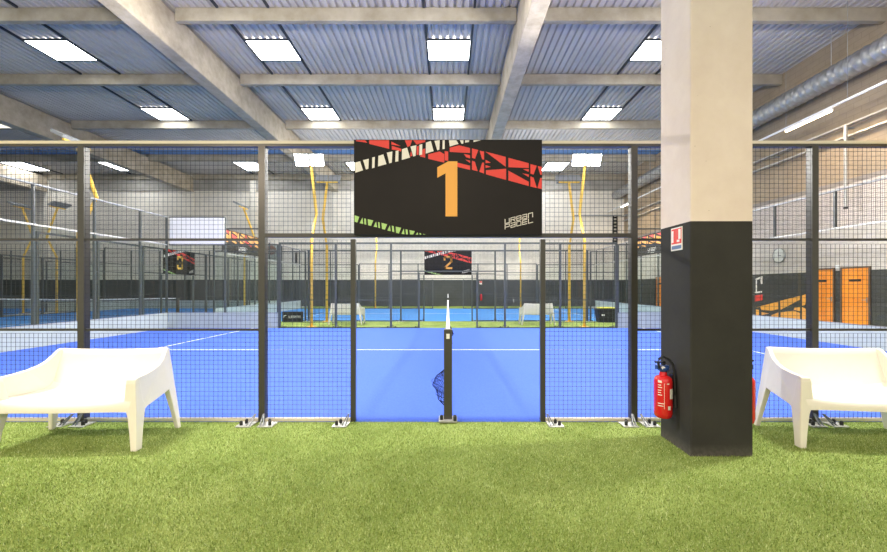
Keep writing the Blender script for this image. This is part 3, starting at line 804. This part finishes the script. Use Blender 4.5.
# ------------------------------------------------------------------ benches
def bench(loc, rz, label):
    R = thing('plastic_bench', label, 'bench', loc, rz, 'cream white plastic two-seat benches')
    def warp(mb):
        nv = []
        for x, y, z in mb.v:
            t = min(max(y/.56, 0), 1.1); k = 1-(.12*z*t+.03*z)/.71
            nv.append((x*k, y, z))
        mb.v = nv; return mb
    # seat with a bowed front apron and rear cove
    N = 16; mb = MB()
    prof = [(-.03, .345), (-.035, .40), (-.02, .425), (.02, .428), (.12, .418), (.28, .408), (.42, .412), (.47, .43), (.49, .46), (.515, .46), (.51, .40), (.46, .375), (.1, .37), (.0, .345)]
    rows = []
    for i in range(N+1):
        u = -1+2*i/N; x = .665*u; bow = .045*(1-u*u)
        row = []
        for (y, z) in prof:
            fr = max(0, 1-max(y, 0)/.25)
            lift = .030*abs(u)**5
            dip = -.012*(1-u*u) if z > .36 else .0
            arch = .012*abs(u)**4 if z < .36 else 0
            row.append((x, y-bow*fr, z+(lift if z > .39 else 0)+dip-arch))
        rows.append(row)
    for row in rows: mb.v += row
    n = len(prof)
    for i in range(N):
        for k in range(n):
            mb.face([i*n+k, (i+1)*n+k, (i+1)*n+(k+1) % n, i*n+(k+1) % n])
    mb.face(list(range(n))); mb.face([N*n+k for k in range(n)][::-1])
    obj('seat', warp(mb), plastic, R, smooth=True).modifiers.new('es', 'EDGE_SPLIT').split_angle = math.radians(50)
    # backrest
    mb = MB(); prof = [(.475, .42), (.50, .50), (.525, .62), (.548, .74), (.552, .795), (.562, .806), (.582, .80), (.578, .72), (.555, .60), (.53, .48), (.515, .40)]
    n = len(prof)
    for i in range(N+1):
        u = -1+2*i/N; x = .67*u
        for (y, z) in prof:
            h = (z-.4)/.4
            mb.v.append((x, y+.025*(1-u*u)*h, z-.014*(1-u*u)*max(h, 0)))
    for i in range(N):
        for k in range(n): mb.face([i*n+k, (i+1)*n+k, (i+1)*n+(k+1) % n, i*n+(k+1) % n])
    mb.face(list(range(n))); mb.face([N*n+k for k in range(n)][::-1])
    obj('backrest', warp(mb), plastic, R, smooth=True).modifiers.new('es', 'EDGE_SPLIT').split_angle = math.radians(50)
    # arm panels and legs
    for s in (-1, 1):
        poly = [(-.03, .40), (-.035, .56), (-.028, .612), (-.01, .625), (.12, .632), (.26, .648), (.36, .672), (.43, .705), (.485, .752), (.525, .795), (.555, .806),
                (.583, .80), (.590, .60), (.592, .42), (.57, .405), (.50, .41), (.30, .375), (.12, .345), (.08, .325), (.07, .30), (-.028, .30)]
        x0, x1 = s*.662, s*.71
        mb = MB().prism(poly, lambda u, v: (x0, u, v), lambda u, v: (x1, u, v))
        obj('armrest', warp(mb), plastic, R, bevel=.008, seg=2)
        # front leg: broad face, tapering to the foot, rising into the arm
        mb = MB()
        secs = [(0, .652, .708, -.045, .03), (.15, .640, .710, -.040, .05), (.30, .622, .711, -.036, .08), (.36, .600, .712, -.035, .10), (.42, .590, .712, -.035, .06), (.58, .612, .712, -.035, .03), (.618, .618, .708, -.030, .02)]
        b = 0
        for z, xa, xb, ya, yb in secs:
            mb.v += [(s*xa, ya, z), (s*xb, ya, z), (s*xb, yb, z), (s*xa, yb, z)]
        for i in range(len(secs)-1):
            for k in range(4): mb.face([4*i+k, 4*i+(k+1) % 4, 4*i+4+(k+1) % 4, 4*i+4+k])
        mb.face([3, 2, 1, 0]); e = 4*(len(secs)-1); mb.face([e, e+1, e+2, e+3])
        if s < 0: mb.f = [q[::-1] for q in mb.f]
        obj('leg', warp(mb), plastic, R, bevel=.008)
        # rear leg, splayed backwards
        mb = MB()
        secs = [(0, .665, .71, .550, .592), (.02, .665, .71, .547, .593), (.20, .655, .71, .52, .598), (.36, .64, .71, .49, .596), (.44, .64, .71, .47, .590)]
        for z, xa, xb, ya, yb in secs:
            mb.v += [(s*xa, ya, z), (s*xb, ya, z), (s*xb, yb, z), (s*xa, yb, z)]
        for i in range(len(secs)-1):
            for k in range(4): mb.face([4*i+k, 4*i+(k+1) % 4, 4*i+4+(k+1) % 4, 4*i+4+k])
        mb.face([3, 2, 1, 0]); e = 4*(len(secs)-1); mb.face([e, e+1, e+2, e+3])
        if s < 0: mb.f = [q[::-1] for q in mb.f]
        obj('leg', warp(mb), plastic, R, bevel=.008)
    return R
bl = bench((-3.432, -.775, .012), math.radians(2), 'cream white plastic bench on the turf at left, before the near fence')
bl.scale = (.925, 1, 1.04)
dup(bl, (3.86, -.735, .012), math.radians(-5), 'cream white plastic bench on the turf at right, beyond the pillar')
dup(bl, (-3.98, 11.75, .012), PI, 'small white bench seen from behind at left on the green strip across the court')
dup(bl, (3.50, 11.75, .012), PI, 'small white bench seen from behind at right on the green strip across the court')

# ------------------------------------------------------------------ extinguishers and sign on the pillar
def extinguisher(loc, rz, label):
    """local +x points to the wall it hangs on"""
    R = thing('fire_extinguisher', label, 'fire extinguisher', loc, rz)
    obj('cylinder', MB().lathe([(.070, 0), (.084, .015), (.090, .04), (.092, .05), (.092, .39), (.088, .415), (.072, .437), (.04, .45), (.035, .49)], 32), red, R, smooth=True).modifiers.new('es', 'EDGE_SPLIT').split_angle = .7
    mb = MB()
    n = 10
    def lab(a0, a1, z0, z1, mb):
        b = len(mb.v)
        for i in range(n+1):
            t = a0+(a1-a0)*i/n
            mb.v += [(.0932*math.cos(t), .0932*math.sin(t), z0), (.0932*math.cos(t), .0932*math.sin(t), z1)]
        for i in range(n): mb.face([b+2*i, b+2*i+2, b+2*i+3, b+2*i+1])
    A = lambda d: math.radians(d)
    lab(A(-75), A(-35), .215, .32, mb); lab(A(-88), A(-70), .10, .14, mb)
    for z in (.40, .355, .33, .30, .275, .25, .16, .135): lab(A(-150), A(-118+random.uniform(-14, 6)), z, z+.008, mb)
    lab(A(-150), A(-125), .385, .40, mb); lab(A(-95), A(-80), .37, .38, mb)
    lab(A(-112), A(-110), .11, .38, mb)
    obj('labels', mb, label_m, R)
    v = MB().lathe([(.03, .478), (.034, .50), (.055, .505), (.06, .53), (.04, .545)], 16)
    v.box(-.075, .05, -.03, .03, .515, .56)
    obj('valve_head', v, bluecap, R, bevel=.004)
    obj('trigger', MB().box(-.09, .02, -.014, .014, .585, .60).box(-.01, .02, -.014, .014, .55, .60), black, R, bevel=.003)
    obj('gauge', MB().tube([(-.02, -.03, .535), (-.02, -.05, .535)], .018, 12), white, R)
    pts = [(-.055, -.03, .53), (-.075, -.035, .60), (-.06, -.03, .63), (-.01, -.02, .655), (.05, -.03, .62), (.085, -.04, .57), (.095, -.05, .45), (.098, -.055, .33), (.10, -.055, .24)]
    obj('hose', MB().tube(pts, .013, 8), black, R, smooth=True)
    obj('nozzle', MB().tube([(.10, -.055, .25), (.10, -.055, .12)], .02, 10, rs=[.014, .022]), black, R)
    obj('wall_bracket', MB().box(.085, .118, -.03, .03, .12, .46), black, R)
    return R
ex = extinguisher((2.10-.104, -.645, .275), 0, 'red fire extinguisher with a black hose on the left face of the pillar')
ex.scale = (.86, .86, .86)
ex2 = extinguisher((2.642+.1135, -.628, .22), PI, 'second fire extinguisher, a red sliver showing past the right edge of the pillar')
ex2.scale = (.97, .97, .97)
Rs = thing('extinguisher_sign', 'red and white fire extinguisher sign on the left face of the pillar', 'sign', (2.10, -.69, 1.815))
obj('sign_plate', MB().box(-.006, -.0005, -.09, .09, 0, .21), b_white, Rs)
mb = MB()
for a, b, c, d in ((-.08, .08, .06, .20),): mb.box(-.0075, -.0058, a, b, c, d)
obj('red_field', mb, b_red, Rs)
mb = MB(); mb.box(-.009, -.0073, .045, .075, .075, .15); mb.box(-.009, -.0073, .045, .075, .15, .185); obj('white_arrow', mb, b_white, Rs); mb = MB(); mb.box(-.009, -.0073, -.07, -.035, .10, .19); mb.box(-.009, -.0073, -.05, -.01, .075, .095)
obj('white_pictogram', mb, b_white, Rs)
obj('blue_footer', MB().box(-.0075, -.0058, -.075, .075, .012, .045), pbr('sign_blue', (.10, .18, .35), .5), Rs)

# small extinguisher and sign on the far wall
Re = thing('fire_extinguisher', 'tiny red fire extinguisher on the far dark wall right of the number 2 board', 'fire extinguisher', (2.52, YF-.32, .45))
obj('cylinder', MB().lathe([(.07, 0), (.09, .02), (.09, .42), (.04, .5)], 16), red, Re, smooth=True)
obj('valve_head', MB().box(-.06, .04, -.03, .03, .5, .58), black, Re)
obj('wall_bracket', MB().box(-.03, .03, .085, .135, .1, .4), black, Re)
o = obj('extinguisher_sign', MB().box(2.40, 2.60, YF-.19, YF-.181, 1.68, 1.95), b_white); tag(o, 'tiny red and white sign above the far wall extinguisher', 'sign')
obj('red_field', MB().box(2.42, 2.58, YF-.1925, YF-.1899, 1.80, 1.93), b_red, o)

# ------------------------------------------------------------------ black board and black tub on the strip
R = thing('advert_board', 'low black board with white lettering standing left on the green strip', 'sign', (-6.55, 12.6, .012))
obj('board_panel', MB().box(-.43, .43, -.05, .05, 0, .43), black, R, bevel=.01)
mb = MB()
LT = {'L': LET['L'], 'O': [[(0,0),(0,4),(3,4),(3,0),(0,0)]], 'X': [[(0,0),(3,4)],[(0,4),(3,0)]]}
mb2 = []
LET2 = dict(LET); LET2.update(LT)
for i, ch in enumerate('LEGEND'):
    G = {'G': [[(3,4),(0,4),(0,0),(3,0),(3,2),(1.5,2)]]}
    for pl in (LET2.get(ch) or G[ch]):
        pts = [(-.14+i*.085+a/3*.055, .17+b/4*.08) for a, b in pl]
        for a, b in zip(pts, pts[1:]): mb.prism(quad(a, b, .016), lambda u, v: (u, -.053, v), lambda u, v: (u, -.0498, v))
obj('lettering', mb, white, R); mb = MB()
mb.prism([(-.38, .26), (-.27, .29), (-.25, .26), (-.33, .25), (-.36, .17), (-.39, .17)], lambda u, v: (u, -.053, v), lambda u, v: (u, -.0498, v))
obj('emblem', mb, white, R)
R = thing('ball_tub', 'black tub with a yellow rim at right on the green strip', 'tub', (6.62, 12.45, .012))
mb = MB(); mb.hexa([(-.36, -.22, 0), (.36, -.22, 0), (.36, .22, 0), (-.36, .22, 0), (-.43, -.26, .57), (.43, -.26, .57), (.43, .26, .57), (-.43, .26, .57)])
obj('tub_body', mb, black, R, bevel=.05, seg=3)
obj('tub_rim', MB().box(-.34, .34, -.24, .24, .57, .62), pbr('yellow_lid', (.75, .72, .05), .5), R, bevel=.02)
obj('tub_mark', MB().box(-.28, -.16, -.262, -.235, .28, .34), white, R)
R = thing('crash_mat', 'low red crash mat on the floor before the far orange door', 'mat', (11.7, 17.7, 0))
obj('mat', MB().box(-.4, .4, -.5, .5, 0, .28), b_red, R, bevel=.03)

# ------------------------------------------------------------------ lamps over the walkway behind the camera
def walk_lamp(x, y, pw):
    R = thing('walkway_lamp', 'warm tube lamp over the walkway at %s' % ('left' if x < -1 else 'right' if x > 1 else 'the middle'), 'lamp', (x, y, 4.6), PI/2, 'tube lamps over the walkway')
    obj('lamp_housing', MB().box(-.06, .06, -.9, .9, .03, .09), white, R)
    obj('tube', MB().tube([(0, -.85, 0), (0, .85, 0)], .03, 8), tube_em, R)
    obj('suspension_wire', MB().tube([(0, -.7, .09), (0, -.7, HS-4.6)], .006, 5).tube([(0, .7, .09), (0, .7, HS-4.6)], .006, 5), grey_m, R)
    l = bpy.data.lights.new('lamp_light', 'AREA'); l.shape = 'RECTANGLE'; l.size = .3; l.size_y = 1.8; l.energy = pw; l.color = (1, .80, .60)
    lo = bpy.data.objects.new('lamp_light', l); C.objects.link(lo); lo.parent = R; lo.location = (0, 0, -.06)
    lo.rotation_euler = (0, 0, 0)
for x, pw in ((-5, 420), (0, 170), (5, 130)): walk_lamp(x, -6.0, pw)

# ------------------------------------------------------------------ world, camera
w = bpy.data.worlds.new('World'); sc.world = w; w.use_nodes = True
bg = w.node_tree.nodes['Background']; bg.inputs[0].default_value = (1.0, .96, .90, 1); bg.inputs[1].default_value = .8

cam = bpy.data.cameras.new('Camera'); co = bpy.data.objects.new('Camera', cam); C.objects.link(co)
cam.sensor_width = 36; cam.lens = 402/887*36
cam.shift_x = -4.5/887; cam.shift_y = 11/887
co.location = (0, -4.375, 1.48); co.rotation_euler = (PI/2, 0, 0)
cam.clip_end = 200
sc.camera = co
sc.view_settings.view_transform = 'Standard'; sc.view_settings.look = 'None'; sc.view_settings.gamma = 1
sc.view_settings.exposure = .25
sc.cycles.max_bounces = 8; sc.cycles.transparent_max_bounces = 24; sc.cycles.caustics_reflective = False
sc.cycles.use_denoising = True
sc.cycles.sample_clamp_indirect = 4
